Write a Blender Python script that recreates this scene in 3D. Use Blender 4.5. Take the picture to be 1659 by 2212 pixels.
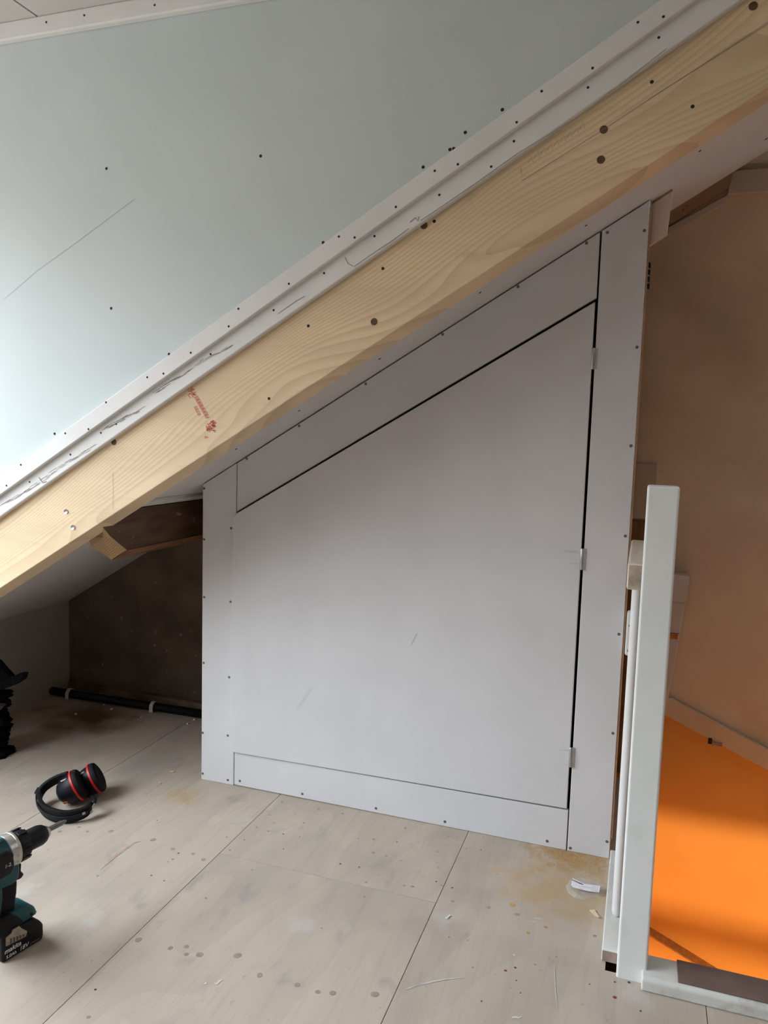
import bpy, bmesh, math, random
from mathutils import Vector, Matrix
random.seed(7)
for o in list(bpy.data.objects): bpy.data.objects.remove(o)
SC = bpy.context.scene
COL = SC.collection

# ------------------------------------------------------------------ camera
F_PX, YAW, PIT, ROL = 1662.2, -.32447, -.1022, .02944
W, H = 1659, 2212
CAM = Vector((1.342, -2.154, 1.17))
_f = Vector((math.sin(YAW)*math.cos(PIT), math.cos(YAW)*math.cos(PIT), math.sin(PIT)))
_r = _f.cross(Vector((0, 0, 1))).normalized()
_u = _r.cross(_f)
RT = math.cos(ROL)*_r + math.sin(ROL)*_u
UP = -math.sin(ROL)*_r + math.cos(ROL)*_u
FW = _f
cd = bpy.data.cameras.new('camera')
cd.sensor_fit = 'VERTICAL'; cd.sensor_height = 36.0
cd.lens = F_PX/H*36.0
cd.clip_start = .02
cam = bpy.data.objects.new('camera', cd); COL.objects.link(cam)
cam.matrix_world = Matrix(((RT.x, UP.x, -FW.x, CAM.x), (RT.y, UP.y, -FW.y, CAM.y), (RT.z, UP.z, -FW.z, CAM.z), (0, 0, 0, 1)))
SC.camera = cam

# ------------------------------------------------------------------ light
SKY = 19.5
world = bpy.data.worlds.new('sky'); SC.world = world
world.use_nodes = True
nt = world.node_tree; nt.nodes.clear()
wo = nt.nodes.new('ShaderNodeOutputWorld'); bg = nt.nodes.new('ShaderNodeBackground')
tc = nt.nodes.new('ShaderNodeTexCoord'); sx = nt.nodes.new('ShaderNodeSeparateXYZ')
cr = nt.nodes.new('ShaderNodeValToRGB')
cr.color_ramp.elements[0].position = .56; cr.color_ramp.elements[0].color = (.17, .165, .16, 1)
cr.color_ramp.elements[1].position = .68; cr.color_ramp.elements[1].color = (.80, .90, 1, 1)
ma = nt.nodes.new('ShaderNodeMath'); ma.operation = 'MULTIPLY_ADD'; ma.inputs[1].default_value = .5; ma.inputs[2].default_value = .5
nt.links.new(tc.outputs['Generated'], sx.inputs[0]); nt.links.new(sx.outputs[2], ma.inputs[0])
nt.links.new(ma.outputs[0], cr.inputs[0]); nt.links.new(cr.outputs[0], bg.inputs[0]); nt.links.new(bg.outputs[0], wo.inputs[0])
bg.inputs[1].default_value = SKY
# the dormer window (opening left of the frame): portal so the sky is sampled through it
WIN_Y0, WIN_Y1, WIN_Z0, WIN_Z1, WIN_X = -2.95, -.60, .80, 2.06, -1.20
pl = bpy.data.lights.new('window_portal', 'AREA'); pl.shape = 'RECTANGLE'
pl.size = WIN_Y1-WIN_Y0; pl.size_y = WIN_Z1-WIN_Z0
pl.cycles.is_portal = True
po = bpy.data.objects.new('window_portal', pl); COL.objects.link(po)
po.matrix_world = Matrix(((0, 0, -1, WIN_X-.02), (1, 0, 0, (WIN_Y0+WIN_Y1)/2), (0, -1, 0, (WIN_Z0+WIN_Z1)/2), (0, 0, 0, 1)))
# warm ceiling lamp in the hall below the stairwell
hl = bpy.data.lights.new('hall_lamp_light', 'POINT'); hl.shadow_soft_size = .045
hl.energy = 112; hl.color = (1, .66, .34)
ho = bpy.data.objects.new('hall_lamp_light', hl); COL.objects.link(ho)
HL = Vector((2.25, -1.35, -.285))
ho.location = HL
SC.view_settings.view_transform = 'Standard'; SC.view_settings.look = 'None'
SC.view_settings.gamma = 1; SC.view_settings.use_curve_mapping = False
SC.view_settings.exposure = 0.0

# ------------------------------------------------------------------ pixel rays
def ray(x, y): return RT*(x-829.5) - UP*(y-1106.) + FW*F_PX
def onz(x, y, z=0.): r = ray(x, y); return CAM + r*((z-CAM.z)/r.z)
def ony(x, y, Y=0.): r = ray(x, y); return CAM + r*((Y-CAM.y)/r.y)
def onx(x, y, X): r = ray(x, y); return CAM + r*((X-CAM.x)/r.x)
M_, Z0 = .6072, .9916                      # roof slope: z = Z0 + M_*x
SLOPE = math.atan(M_)
def onslope(x, y, off=0.):
    r = ray(x, y); t = (Z0+off+M_*CAM.x-CAM.z)/(r.z-M_*r.x); return CAM + r*t
def sl(x, off=0.): return Z0+off+M_*x

# ------------------------------------------------------------------ materials
def srgb(*c): return tuple(((v/255)/12.92 if v/255 <= .04045 else ((v/255+.055)/1.055)**2.4) for v in c)
def mat(name, col, rough=.6, var=.08, scale=6., col2=None, metal=0., bump=0., bscale=60., stretch=(1, 1, 1), spec=.4, detail=5, rot=(0, 0, 0), lo=.35, hi=.65):
    m = bpy.data.materials.new(name); m.use_nodes = True
    n = m.node_tree; b = n.nodes['Principled BSDF']
    b.inputs['Roughness'].default_value = rough; b.inputs['Metallic'].default_value = metal
    b.inputs['Specular IOR Level'].default_value = spec
    t = n.nodes.new('ShaderNodeTexCoord'); mp = n.nodes.new('ShaderNodeMapping')
    ge = n.nodes.new('ShaderNodeNewGeometry')
    mp.inputs['Scale'].default_value = stretch; mp.inputs['Rotation'].default_value = rot
    n.links.new(ge.outputs['Position'], mp.inputs[0])
    no = n.nodes.new('ShaderNodeTexNoise'); no.inputs['Scale'].default_value = scale; no.inputs['Detail'].default_value = detail
    n.links.new(mp.outputs[0], no.inputs[0])
    r = n.nodes.new('ShaderNodeValToRGB')
    c2 = col2 if col2 else tuple(max(0, v*(1-var)) for v in col)
    c1 = col if col2 else tuple(min(1, v*(1+var)) for v in col)
    r.color_ramp.elements[0].position = lo; r.color_ramp.elements[0].color = (*c2, 1)
    r.color_ramp.elements[1].position = hi; r.color_ramp.elements[1].color = (*c1, 1)
    n.links.new(no.outputs['Fac'], r.inputs[0]); n.links.new(r.outputs[0], b.inputs['Base Color'])
    if bump:
        nb = n.nodes.new('ShaderNodeTexNoise'); nb.inputs['Scale'].default_value = bscale; nb.inputs['Detail'].default_value = 4
        n.links.new(mp.outputs[0], nb.inputs[0])
        bp = n.nodes.new('ShaderNodeBump'); bp.inputs['Strength'].default_value = bump; bp.inputs['Distance'].default_value = .004
        n.links.new(nb.outputs['Fac'], bp.inputs['Height']); n.links.new(bp.outputs[0], b.inputs['Normal'])
    m['ramp'] = r.name
    return m

def mixin(m, fac_fn, col):
    """lay a second colour over the base colour, mask built by fac_fn(nodes, links, position socket)"""
    n = m.node_tree; b = n.nodes['Principled BSDF']
    src = b.inputs['Base Color'].links[0].from_socket
    ge = n.nodes.new('ShaderNodeNewGeometry')
    f = fac_fn(n, ge.outputs['Position'])
    mx = n.nodes.new('ShaderNodeMix'); mx.data_type = 'RGBA'
    n.links.new(f, mx.inputs[0]); n.links.new(src, mx.inputs[6]); mx.inputs[7].default_value = (*col, 1)
    n.links.new(mx.outputs[2], b.inputs['Base Color'])

def noise_mask(scale, lo, hi, stretch=(1, 1, 1), rot=(0, 0, 0), amount=1., detail=6, off=(0, 0, 0), dist=0.):
    def fn(n, pos):
        mp = n.nodes.new('ShaderNodeMapping'); mp.inputs['Scale'].default_value = stretch; mp.inputs['Rotation'].default_value = rot; mp.inputs['Location'].default_value = off
        n.links.new(pos, mp.inputs[0])
        no = n.nodes.new('ShaderNodeTexNoise'); no.inputs['Scale'].default_value = scale; no.inputs['Detail'].default_value = detail; no.inputs['Distortion'].default_value = dist
        n.links.new(mp.outputs[0], no.inputs[0])
        mr = n.nodes.new('ShaderNodeMapRange'); mr.inputs[1].default_value = lo; mr.inputs[2].default_value = hi; mr.inputs[3].default_value = 0; mr.inputs[4].default_value = amount
        n.links.new(no.outputs['Fac'], mr.inputs[0]); return mr.outputs[0]
    return fn
def wave_mask(scale, dist, lo, hi, rot, amount, stretch=(1, 1, 1), dscale=1.5, off=(0, 0, 0)):
    def fn(n, pos):
        mp = n.nodes.new('ShaderNodeMapping'); mp.vector_type = 'POINT'
        mp.inputs['Rotation'].default_value = rot
        m2 = n.nodes.new('ShaderNodeMapping'); m2.inputs['Scale'].default_value = stretch; m2.inputs['Location'].default_value = off
        n.links.new(pos, mp.inputs[0]); n.links.new(mp.outputs[0], m2.inputs[0])
        w = n.nodes.new('ShaderNodeTexWave'); w.wave_type = 'BANDS'; w.bands_direction = 'Z'; w.wave_profile = 'SAW'
        w.inputs['Scale'].default_value = scale; w.inputs['Distortion'].default_value = dist; w.inputs['Detail'].default_value = 2; w.inputs['Detail Scale'].default_value = dscale
        n.links.new(m2.outputs[0], w.inputs[0])
        mr = n.nodes.new('ShaderNodeMapRange'); mr.inputs[1].default_value = lo; mr.inputs[2].default_value = hi; mr.inputs[3].default_value = 0; mr.inputs[4].default_value = amount
        n.links.new(w.outputs['Fac'], mr.inputs[0]); return mr.outputs[0]
    return fn
def contour_mask(freq, K, nscale, stretch, rot, lo, hi, amount, comp=2, off=(0, 0, 0), dist=0.):
    """growth-ring lines: a straight phase bent by slow noise"""
    def fn(n, pos):
        mp = n.nodes.new('ShaderNodeMapping'); mp.inputs['Rotation'].default_value = rot; mp.inputs['Location'].default_value = off
        n.links.new(pos, mp.inputs[0])
        m2 = n.nodes.new('ShaderNodeMapping'); m2.inputs['Scale'].default_value = stretch; n.links.new(mp.outputs[0], m2.inputs[0])
        no = n.nodes.new('ShaderNodeTexNoise'); no.inputs['Scale'].default_value = nscale; no.inputs['Detail'].default_value = 1.5; no.inputs['Distortion'].default_value = dist; n.links.new(m2.outputs[0], no.inputs[0])
        sp = n.nodes.new('ShaderNodeSeparateXYZ'); n.links.new(mp.outputs[0], sp.inputs[0])
        a = n.nodes.new('ShaderNodeMath'); a.operation = 'MULTIPLY'; a.inputs[1].default_value = freq; n.links.new(sp.outputs[comp], a.inputs[0])
        b = n.nodes.new('ShaderNodeMath'); b.operation = 'MULTIPLY_ADD'; b.inputs[1].default_value = K; n.links.new(no.outputs['Fac'], b.inputs[0]); n.links.new(a.outputs[0], b.inputs[2])
        c = n.nodes.new('ShaderNodeMath'); c.operation = 'FRACT'; n.links.new(b.outputs[0], c.inputs[0])
        mr = n.nodes.new('ShaderNodeMapRange'); mr.inputs[1].default_value = lo; mr.inputs[2].default_value = hi; mr.inputs[3].default_value = 0; mr.inputs[4].default_value = amount
        n.links.new(c.outputs[0], mr.inputs[0]); return mr.outputs[0]
    return fn
def blob_mask(cx, cy, rx, ry, amount, nscale=25.):
    """soft noisy spot on the floor (spilt sawdust)"""
    def fn(n, pos):
        mp = n.nodes.new('ShaderNodeMapping'); mp.inputs['Location'].default_value = (-cx/rx, -cy/ry, 0); mp.inputs['Scale'].default_value = (1/rx, 1/ry, 0)
        n.links.new(pos, mp.inputs[0])
        ln = n.nodes.new('ShaderNodeVectorMath'); ln.operation = 'LENGTH'; n.links.new(mp.outputs[0], ln.inputs[0])
        no = n.nodes.new('ShaderNodeTexNoise'); no.inputs['Scale'].default_value = nscale; no.inputs['Detail'].default_value = 8; n.links.new(pos, no.inputs[0])
        a = n.nodes.new('ShaderNodeMath'); a.operation = 'MULTIPLY_ADD'; a.inputs[1].default_value = 2.2; n.links.new(no.outputs['Fac'], a.inputs[0]); n.links.new(ln.outputs['Value'], a.inputs[2])
        mr = n.nodes.new('ShaderNodeMapRange'); mr.inputs[1].default_value = 2.1; mr.inputs[2].default_value = 1.3; mr.inputs[3].default_value = 0; mr.inputs[4].default_value = amount
        n.links.new(a.outputs[0], mr.inputs[0]); return mr.outputs[0]
    return fn

WHITE = mat('white_primed_board', (.66, .645, .65), .5, .03, 5, bump=.03, bscale=220)
mixin(WHITE, noise_mask(7, .62, .72, stretch=(1, 1, .35), rot=(0, .5, 0), amount=.10), (.5, .48, .47))
TRIMW = mat('white_paint', (.72, .71, .69), .45, .03, 9, bump=.03, bscale=120)
DIRTYW = mat('scuffed_white_paint', (.66, .65, .61), .5, .06, 14, bump=.06, bscale=90)
mixin(DIRTYW, noise_mask(22, .57, .68, amount=.55), (.42, .38, .31))
NEWELW = mat('newel_white_paint', (.80, .82, .80), .42, .02, 12, bump=.03, bscale=150)
mixin(NEWELW, noise_mask(10, .6, .75, amount=.35), (.52, .53, .49))
BLUEW = mat('pale_blue_gypsum_board', (.565, .62, .615), .55, .025, 3, bump=.02, bscale=200)
CEILW = mat('white_ceiling_board', (.66, .64, .63), .6, .03, 4)
CEILD = mat('dormer_ceiling_panel', (.58, .56, .53), .6, .03, 4)
PLASTER = mat('bare_brown_plaster', (.70, .53, .375), .9, .1, 2.2, bump=.12, bscale=30)
mixin(PLASTER, noise_mask(1.6, .5, .66, amount=.85, off=(3, 1, 2), dist=.8), (.52, .385, .265))
mixin(PLASTER, noise_mask(2.6, .55, .7, amount=.8, off=(7, 1, 5), dist=.4), (.76, .61, .48))
ORANGE = mat('orange_wall_paint', (.80, .37, .08), .6, .04, 3, bump=.05, bscale=40)
OLDWALL = mat('old_grey_cement_wall', (.13, .097, .07), .95, .25, 5, bump=.4, bscale=18)
mixin(OLDWALL, noise_mask(40, .68, .74, amount=.5), (.45, .42, .38))
DARKWOOD = mat('dark_stained_purlin_wood', (.11, .06, .035), .7, .3, 8, stretch=(6, 1, 6), bump=.2, bscale=40)
mixin(DARKWOOD, noise_mask(30, .67, .72, amount=.5, stretch=(1, .5, 1)), (.5, .45, .4))
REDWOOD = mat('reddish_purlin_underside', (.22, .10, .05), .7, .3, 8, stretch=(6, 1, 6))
ENDGRAIN = mat('end_grain', (.55, .36, .20), .8, .12, 10)
mixin(ENDGRAIN, wave_mask(55, 2.5, .55, .95, (0, .6, 0), .8, dscale=1), (.25, .13, .06))
BROWNEDGE = mat('raw_brown_board_edge', (.36, .20, .10), .8, .12, 30)
BROWNHB = mat('brown_hardboard', (.17, .115, .095), .55, .15, 20, bump=.1, bscale=120)
mixin(BROWNHB, noise_mask(18, .62, .72, amount=.4, stretch=(1, 2, 1)), (.36, .29, .26))
RAWWOODCUT = mat('raw_mdf_cut', (.33, .24, .19), .85, .15, 60)
MDF = mat('bare_ceiling_board', (.30, .20, .12), .85, .1, 6)
PINE = mat('pine_timber', (.74, .565, .365), .55, .06, 3, stretch=(1, 1, 3), rot=(0, SLOPE, 0), bump=.05, bscale=60)
mixin(PINE, contour_mask(62, 34, 1., (.8, 1, 5.0), (0, SLOPE, 0), .35, 1., .5, 2), (.50, .345, .195))
mixin(PINE, noise_mask(90, .5, .7, stretch=(.06, 1, 1), rot=(0, SLOPE, 0), amount=.15), (.50, .36, .21))
mixin(PINE, noise_mask(9, .64, .74, stretch=(1, 1, 2.2), rot=(0, SLOPE, 0), amount=.25), (.42, .29, .17))
RAILWOOD = mat('worn_handrail_wood', (.60, .52, .42), .55, .1, 18, stretch=(3, .5, 3))
RAILEND = mat('dirty_rail_end', (.34, .27, .20), .8, .35, 30)
PLY = []
for i in range(4):
    p = mat('plywood_floor_%d' % i, (.50, .42, .337), .62, .06, 2.6+.3*i, bump=.08, bscale=70, stretch=(2.2, .6, 1))
    mixin(p, noise_mask(3.2, .5, .72, stretch=(1.6, .8, 1), amount=.8, off=(i*3, i, 0)), (.365, .315, .265))
    mixin(p, noise_mask(2.4, .52, .7, stretch=(1.2, .7, 1), amount=.35, off=(i*5+2, i+7, 0)), (.57, .47, .365))
    mixin(p, noise_mask(11, .6, .72, stretch=(1.3, .8, 1), amount=.6, off=(i*2, 4*i, 0), dist=.6), (.33, .295, .265))
    mixin(p, noise_mask(55, .66, .72, stretch=(1, .8, 1), amount=.5), (.30, .24, .19))
    mixin(p, contour_mask(5, 13, 1., (1.9, .55, 1), (0, 0, 0), .1, 1., .24, 0, off=(i*1.7, i*2.3, 0), dist=.5), (.37, .30, .25))
    mixin(p, noise_mask(60, .5, .75, stretch=(1.6, .09, 1), amount=.3, off=(i, i, 0)), (.34, .28, .23))
    mixin(p, noise_mask(9, .63, .7, amount=.35, stretch=(1, .7, 1), off=(9, i, 0)), (.56, .53, .50))
    mixin(p, blob_mask(1.22, -.03, .16, .11, .85), (.40, .235, .09))
    mixin(p, blob_mask(1.20, -.2, .20, .17, .6, 14), (.45, .29, .12))
    mixin(p, blob_mask(.02, -.13, .10, .07, .6, 22), (.46, .31, .16))
    PLY.append(p)
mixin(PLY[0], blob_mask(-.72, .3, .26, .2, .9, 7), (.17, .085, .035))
SUBFLOOR = mat('dark_subfloor', (.03, .022, .016), .9, .2, 10)
SCREW = mat('grey_steel_screw', (.16, .16, .16), .45, .1, 50, metal=.6)
BRIGHT = mat('zinc_steel', (.55, .56, .58), .3, .08, 60, metal=.9)
BLACKHOLE = mat('dark_nail_hole', (.02, .017, .015), .8, .1, 50)
KNOT = mat('dark_knot', (.10, .055, .03), .6, .3, 120)
BLACK = mat('black_plastic', (.007, .007, .009), .45, .2, 30, spec=.22)
BLACKR = mat('black_rubber', (.006, .006, .007), .65, .2, 40, bump=.15, bscale=200, spec=.2)
TEAL = mat('teal_plastic', (.003, .062, .075), .4, .1, 25)
SILVER = mat('silver_collar', (.50, .48, .44), .35, .1, 40, metal=.7)
CLIPBR = mat('bronze_clip', (.33, .27, .21), .45, .2, 60)
RED = mat('red_rubber_ring', (.55, .010, .010), .45, .05, 30)
GREYMARK = mat('grey_print', (.36, .36, .36), .5, .05, 30)
WHITEMARK = mat('white_print', (.75, .75, .75), .5, .03, 30)
ORANGEMARK = mat('orange_sticker', (.55, .16, .03), .5, .2, 90)
STAMP = mat('red_ink', (.62, .12, .10), .7, .2, 200)
PENCIL = mat('pencil_line', (.26, .22, .20), .8, .2, 90)
FILLER = mat('grey_wood_filler', (.315, .265, .215), .8, .15, 60)
DARKSPOT = mat('dark_screw_spot', (.07, .055, .045), .8, .3, 60)
TAN = mat('bare_tan_patch', (.50, .29, .11), .8, .1, 60)
RUST = mat('rust_red_drip', (.20, .05, .035), .8, .2, 90)
SCUFF = mat('white_paint_smear', (.62, .59, .56), .7, .05, 40)
CRUMB = mat('plaster_crumb', (.72, .68, .62), .9, .1, 60)
PAPER = mat('white_label_paper', (.80, .80, .81), .6, .02, 30)
INK = mat('black_ink', (.02, .02, .03), .7, .1, 30)
SAWDUST = mat('sawdust', (.50, .31, .13), .95, .25, 120)
CLOTH = mat('black_canvas', (.006, .006, .007), .9, .3, 40, bump=.4, bscale=120, spec=.1)
CLOTH2 = mat('faded_purple_lining', (.10, .07, .085), .85, .2, 40)
HALLW = mat('hall_cream_paint', (.70, .55, .38), .7, .05, 3)
ROOMD = mat('unfinished_brown_plaster', (.36, .31, .27), .9, .12, 3)
KNEEW = mat('dull_white_board', (.46, .44, .41), .7, .06, 4)
ROOMW = mat('room_off_white', (.62, .60, .57), .7, .04, 3)
PLASTIC = bpy.data.materials.new('clear_plastic_film'); PLASTIC.use_nodes = True
_n = PLASTIC.node_tree; _b = _n.nodes['Principled BSDF']
_no = _n.nodes.new('ShaderNodeTexNoise'); _no.inputs['Scale'].default_value = 60
_mr = _n.nodes.new('ShaderNodeMapRange'); _mr.inputs[1].default_value = .4; _mr.inputs[2].default_value = .7; _mr.inputs[3].default_value = .10; _mr.inputs[4].default_value = .5
_n.links.new(_no.outputs['Fac'], _mr.inputs[0]); _n.links.new(_mr.outputs[0], _b.inputs['Alpha'])
_b.inputs['Base Color'].default_value = (.82, .80, .80, 1); _b.inputs['Roughness'].default_value = .25

# ------------------------------------------------------------------ builders
WLOC = {}
def root(name, loc, label=None, cat=None, group=None, kind=None, rz=0.):
    o = bpy.data.objects.new(name, None); COL.objects.link(o)
    o.empty_display_size = .05
    o.location = loc; o.rotation_euler = (0, 0, rz)
    WLOC[o.name] = Vector(loc)
    return tag(o, label, cat, group, kind)
def tag(o, label=None, cat=None, group=None, kind=None):
    if label: o['label'] = label
    if cat: o['category'] = cat
    if group: o['group'] = group
    if kind: o['kind'] = kind
    return o
def link(name, me, m, parent=None, smooth=False, origin=None):
    """world-space mesh -> object with its origin at the mesh's base centre"""
    vs = me.vertices
    if origin is None:
        xs = [v.co.x for v in vs]; ys = [v.co.y for v in vs]; zs = [v.co.z for v in vs]
        origin = Vector(((min(xs)+max(xs))/2, (min(ys)+max(ys))/2, min(zs)))
    me.transform(Matrix.Translation(-origin))
    me.materials.append(m)
    if smooth:
        for p in me.polygons: p.use_smooth = True
    o = bpy.data.objects.new(name, me); COL.objects.link(o)
    WLOC[o.name] = origin
    if parent: o.parent = parent; o.location = origin - WLOC[parent.name]
    else: o.location = origin
    return o
def place(name, me, parent, loc, rot=(0, 0, 0), scale=(1, 1, 1)):
    """another copy of a shared mesh"""
    o = bpy.data.objects.new(name, me); COL.objects.link(o)
    o.parent = parent; o.location = Vector(loc)-WLOC[parent.name]; o.rotation_euler = rot; o.scale = scale
    return o
def tomesh(bm, name):
    bmesh.ops.recalc_face_normals(bm, faces=bm.faces)
    me = bpy.data.meshes.new(name); bm.to_mesh(me); bm.free(); return me
def prism_bm(pts, ext, bevel=0., seg=2, bm=None):
    bm = bm or bmesh.new()
    ext = Vector(ext)
    a = [bm.verts.new(Vector(p)) for p in pts]; b = [bm.verts.new(Vector(p)+ext) for p in pts]
    n = len(pts)
    fs = [bm.faces.new(a), bm.faces.new(b[::-1])]
    for i in range(n): fs.append(bm.faces.new((a[i], b[i], b[(i+1) % n], a[(i+1) % n])))
    bmesh.ops.recalc_face_normals(bm, faces=fs)
    if bevel:
        es = list({e for f in fs for e in f.edges})
        bmesh.ops.bevel(bm, geom=es, offset=bevel, segments=seg, affect='EDGES', profile=.5)
    return bm
def prism(name, pts, ext, m, parent=None, bevel=0., seg=2):
    return link(name, tomesh(prism_bm(pts, ext, bevel, seg), name), m, parent)
def box(name, a, b, m, parent=None, bevel=0., seg=2):
    (x0, y0, z0), (x1, y1, z1) = a, b
    return prism(name, [(x0, y0, z0), (x1, y0, z0), (x1, y1, z0), (x0, y1, z0)], (0, 0, z1-z0), m, parent, bevel, seg)
def lathe_bm(prof, axis, org, seg=28, bm=None, cap=True):
    """prof: (distance along axis, radius)"""
    bm = bm or bmesh.new()
    ax = Vector(axis).normalized(); t = ax.orthogonal().normalized(); s = ax.cross(t); org = Vector(org)
    rings = []
    for d, r in prof:
        rings.append([bm.verts.new(org+ax*d+(t*math.cos(2*math.pi*k/seg)+s*math.sin(2*math.pi*k/seg))*max(r, 1e-5)) for k in range(seg)])
    for p, q in zip(rings, rings[1:]):
        for k in range(seg): bm.faces.new((p[k], p[(k+1) % seg], q[(k+1) % seg], q[k]))
    if cap: bm.faces.new(rings[0][::-1]); bm.faces.new(rings[-1])
    return bm
def lathe(name, prof, axis, org, m, parent=None, seg=28, smooth=True):
    o = link(name, tomesh(lathe_bm(prof, axis, org, seg), name), m, parent)
    if smooth: auto_smooth(o)
    return o
def auto_smooth(o, ang=.7):
    me = o.data
    for p in me.polygons: p.use_smooth = True
    me.set_sharp_from_angle(angle=ang)
def tube_bm(path, radii, seg=10, bm=None, flat=1.):
    bm = bm or bmesh.new()
    pts = [Vector(p) for p in path]; rings = []
    up = Vector((0, 0, 1))
    for i, p in enumerate(pts):
        d = (pts[min(i+1, len(pts)-1)]-pts[max(i-1, 0)]).normalized()
        s = d.cross(up)
        if s.length < 1e-3: s = d.cross(Vector((0, 1, 0)))
        s.normalize(); t = s.cross(d).normalized()
        r = radii[i] if hasattr(radii, '__len__') else radii
        rings.append([bm.verts.new(p+(s*math.cos(2*math.pi*k/seg)*flat+t*math.sin(2*math.pi*k/seg))*r) for k in range(seg)])
    for p, q in zip(rings, rings[1:]):
        for k in range(seg): bm.faces.new((p[k], p[(k+1) % seg], q[(k+1) % seg], q[k]))
    bm.faces.new(rings[0][::-1]); bm.faces.new(rings[-1])
    return bm
def ribbon_bm(path, w, nrm, bm=None, thick=.0004):
    """thin stroke lying on a surface"""
    bm = bm or bmesh.new(); nrm = Vector(nrm).normalized()
    P = [Vector(p) for p in path]; L = []
    for i, p in enumerate(P):
        d = (P[min(i+1, len(P)-1)]-P[max(i-1, 0)]).normalized(); s = d.cross(nrm).normalized()*(w[i] if hasattr(w, '__len__') else w)/2
        L.append((bm.verts.new(p+s+nrm*thick), bm.verts.new(p-s+nrm*thick)))
    for a, b in zip(L, L[1:]): bm.faces.new((a[0], a[1], b[1], b[0]))
    return bm
def disc_mesh(name, m, r=1., h=.0006, seg=14, ring=0.):
    """unit disc, facing local -Y, slightly domed"""
    bm = lathe_bm([(-h*.2, r*1.02), (h, r*.92), (h*.6, r*.35), (h*.3, .0)], (0, -1, 0), (0, 0, 0), seg)
    me = tomesh(bm, name); me.materials.append(m)
    for p in me.polygons: p.use_smooth = False
    return me
SCREWM = disc_mesh('screw_head_mesh', SCREW, .0042, .0008)
NAILM = disc_mesh('nail_head_mesh', BLACKHOLE, .0028, .0006)
HOLEM = disc_mesh('hole_mesh', BLACKHOLE, .0038, .0006)
KNOTM = disc_mesh('bolt_hole_mesh', KNOT, .0085, .001)
ZSCREWM = disc_mesh('zinc_screw_mesh', BRIGHT, .007, .0025)
SLOTM = disc_mesh('slot_mesh', BLACKHOLE, .004, .0006)

# ------------------------------------------------------------------ floor
floor = root('floor', (.3, -.5, 0), kind='structure')
sub = box('subfloor', (-1.4, -3.7, -.20), (1.38, .70, -.06), SUBFLOOR, floor)
box('subfloor', (1.38, -3.7, -.20), (4.0, -.47, -.06), SUBFLOOR, floor)
box('subfloor', (3.0, -.47, -.20), (4.0, .70, -.06), SUBFLOOR, floor)
G = .0008
def sheet(pts, i): return prism('plywood_sheet', [(x, y, 0) for x, y in pts], (0, 0, -.02), PLY[i], floor, .0003, 1)
def rsheet(x0, x1, y0, y1, i): return sheet([(x0+G, y0+G), (x1-G, y0+G), (x1-G, y1-G), (x0+G, y1-G)], i)
xs = [-1.20, -.324, .2925, .912, 1.531]
rsheet(xs[0], xs[1], -1.25, .60, 0); rsheet(xs[0], xs[1], -3.6, -1.25, 1)
rsheet(xs[1], xs[2], -1.9, .60, 1); rsheet(xs[1], xs[2], -3.6, -1.9, 2)
rsheet(xs[2], xs[3], -.375, .60, 2); rsheet(xs[2], xs[3], -1.6, -.375, 3); rsheet(xs[2], xs[3], -3.6, -1.6, 0)
sheet([(.912+G, -1.9), (1.531-G, -1.9), (1.531-G, -.445), (1.353, -.445), (1.353, -.476), (1.326, -.476), (1.326, -.40), (1.383, -.40), (1.383, .60), (.912+G, .60)], 1)
rsheet(xs[3], xs[4], -3.6, -1.9, 3)
rsheet(xs[4], 2.6, -2.2, -.45, 2); rsheet(xs[4], 2.6, -3.6, -2.2, 1); rsheet(2.6, 4., -3.6, -.45, 0)
# filler plugs, stains and screw spots, read off the photograph
DISCF = disc_mesh('floor_disc', FILLER, 1., .25, 16); DISCD = disc_mesh('floor_dark_disc', DARKSPOT, 1., .25, 12)
DISCT = disc_mesh('floor_tan_disc', TAN, 1., .25, 12); DISCR = disc_mesh('floor_rust_disc', RUST, 1., .25, 9)
def spots(lst, ox, oy, s):
    for t in lst:
        x, y, r = t[:3]; k = t[3] if len(t) > 3 else 'f'
        p = onz(ox+x/s, oy+y/s); d = (p-CAM).dot(FW)
        rr = r/s*d/F_PX
        me, nm = {'f': (DISCF, 'filler_spot'), 'd': (DISCD, 'screw_spot'), 't': (DISCT, 'tan_patch'), 'r': (DISCR, 'rust_spot')}[k]
        place(nm, me, floor, (p.x, p.y, 0.0002), (-math.pi/2, 0, random.uniform(0, 3)), (rr, .0012, rr*random.uniform(.8, 1.15)))
spots([(375, 1375, 30), (533, 1515, 25), (803, 1585, 22), (950, 1635, 20), (1057, 1643, 25), (1358, 1652, 32), (105, 1368, 25), (10, 1365, 15), (10, 1305, 12), (695, 277, 9), (609, 367, 11), (512, 454, 10), (596, 482, 10), (851, 423, 8), (957, 327, 8), (1128, 357, 11), (320, 618, 10), (425, 545, 5, 'd'), (298, 525, 5, 'd'), (703, 504, 6, 'd'), (820, 522, 7), (1349, 540, 10), (1517, 561, 10), (1346, 636, 12), (1441, 661, 10), (1547, 694, 9), (1579, 461, 10), (1297, 850, 10), (1112, 717, 8, 'd'), (1247, 741, 6, 'd'), (1283, 953, 10), (978, 1179, 7), (148, 963, 7), (480, 761, 7), (130, 686, 16), (1570, 872, 10), (1630, 880, 12), (705, 610, 5, 'd'), (1242, 537, 6)], 400, 1650, 3.318)
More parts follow.
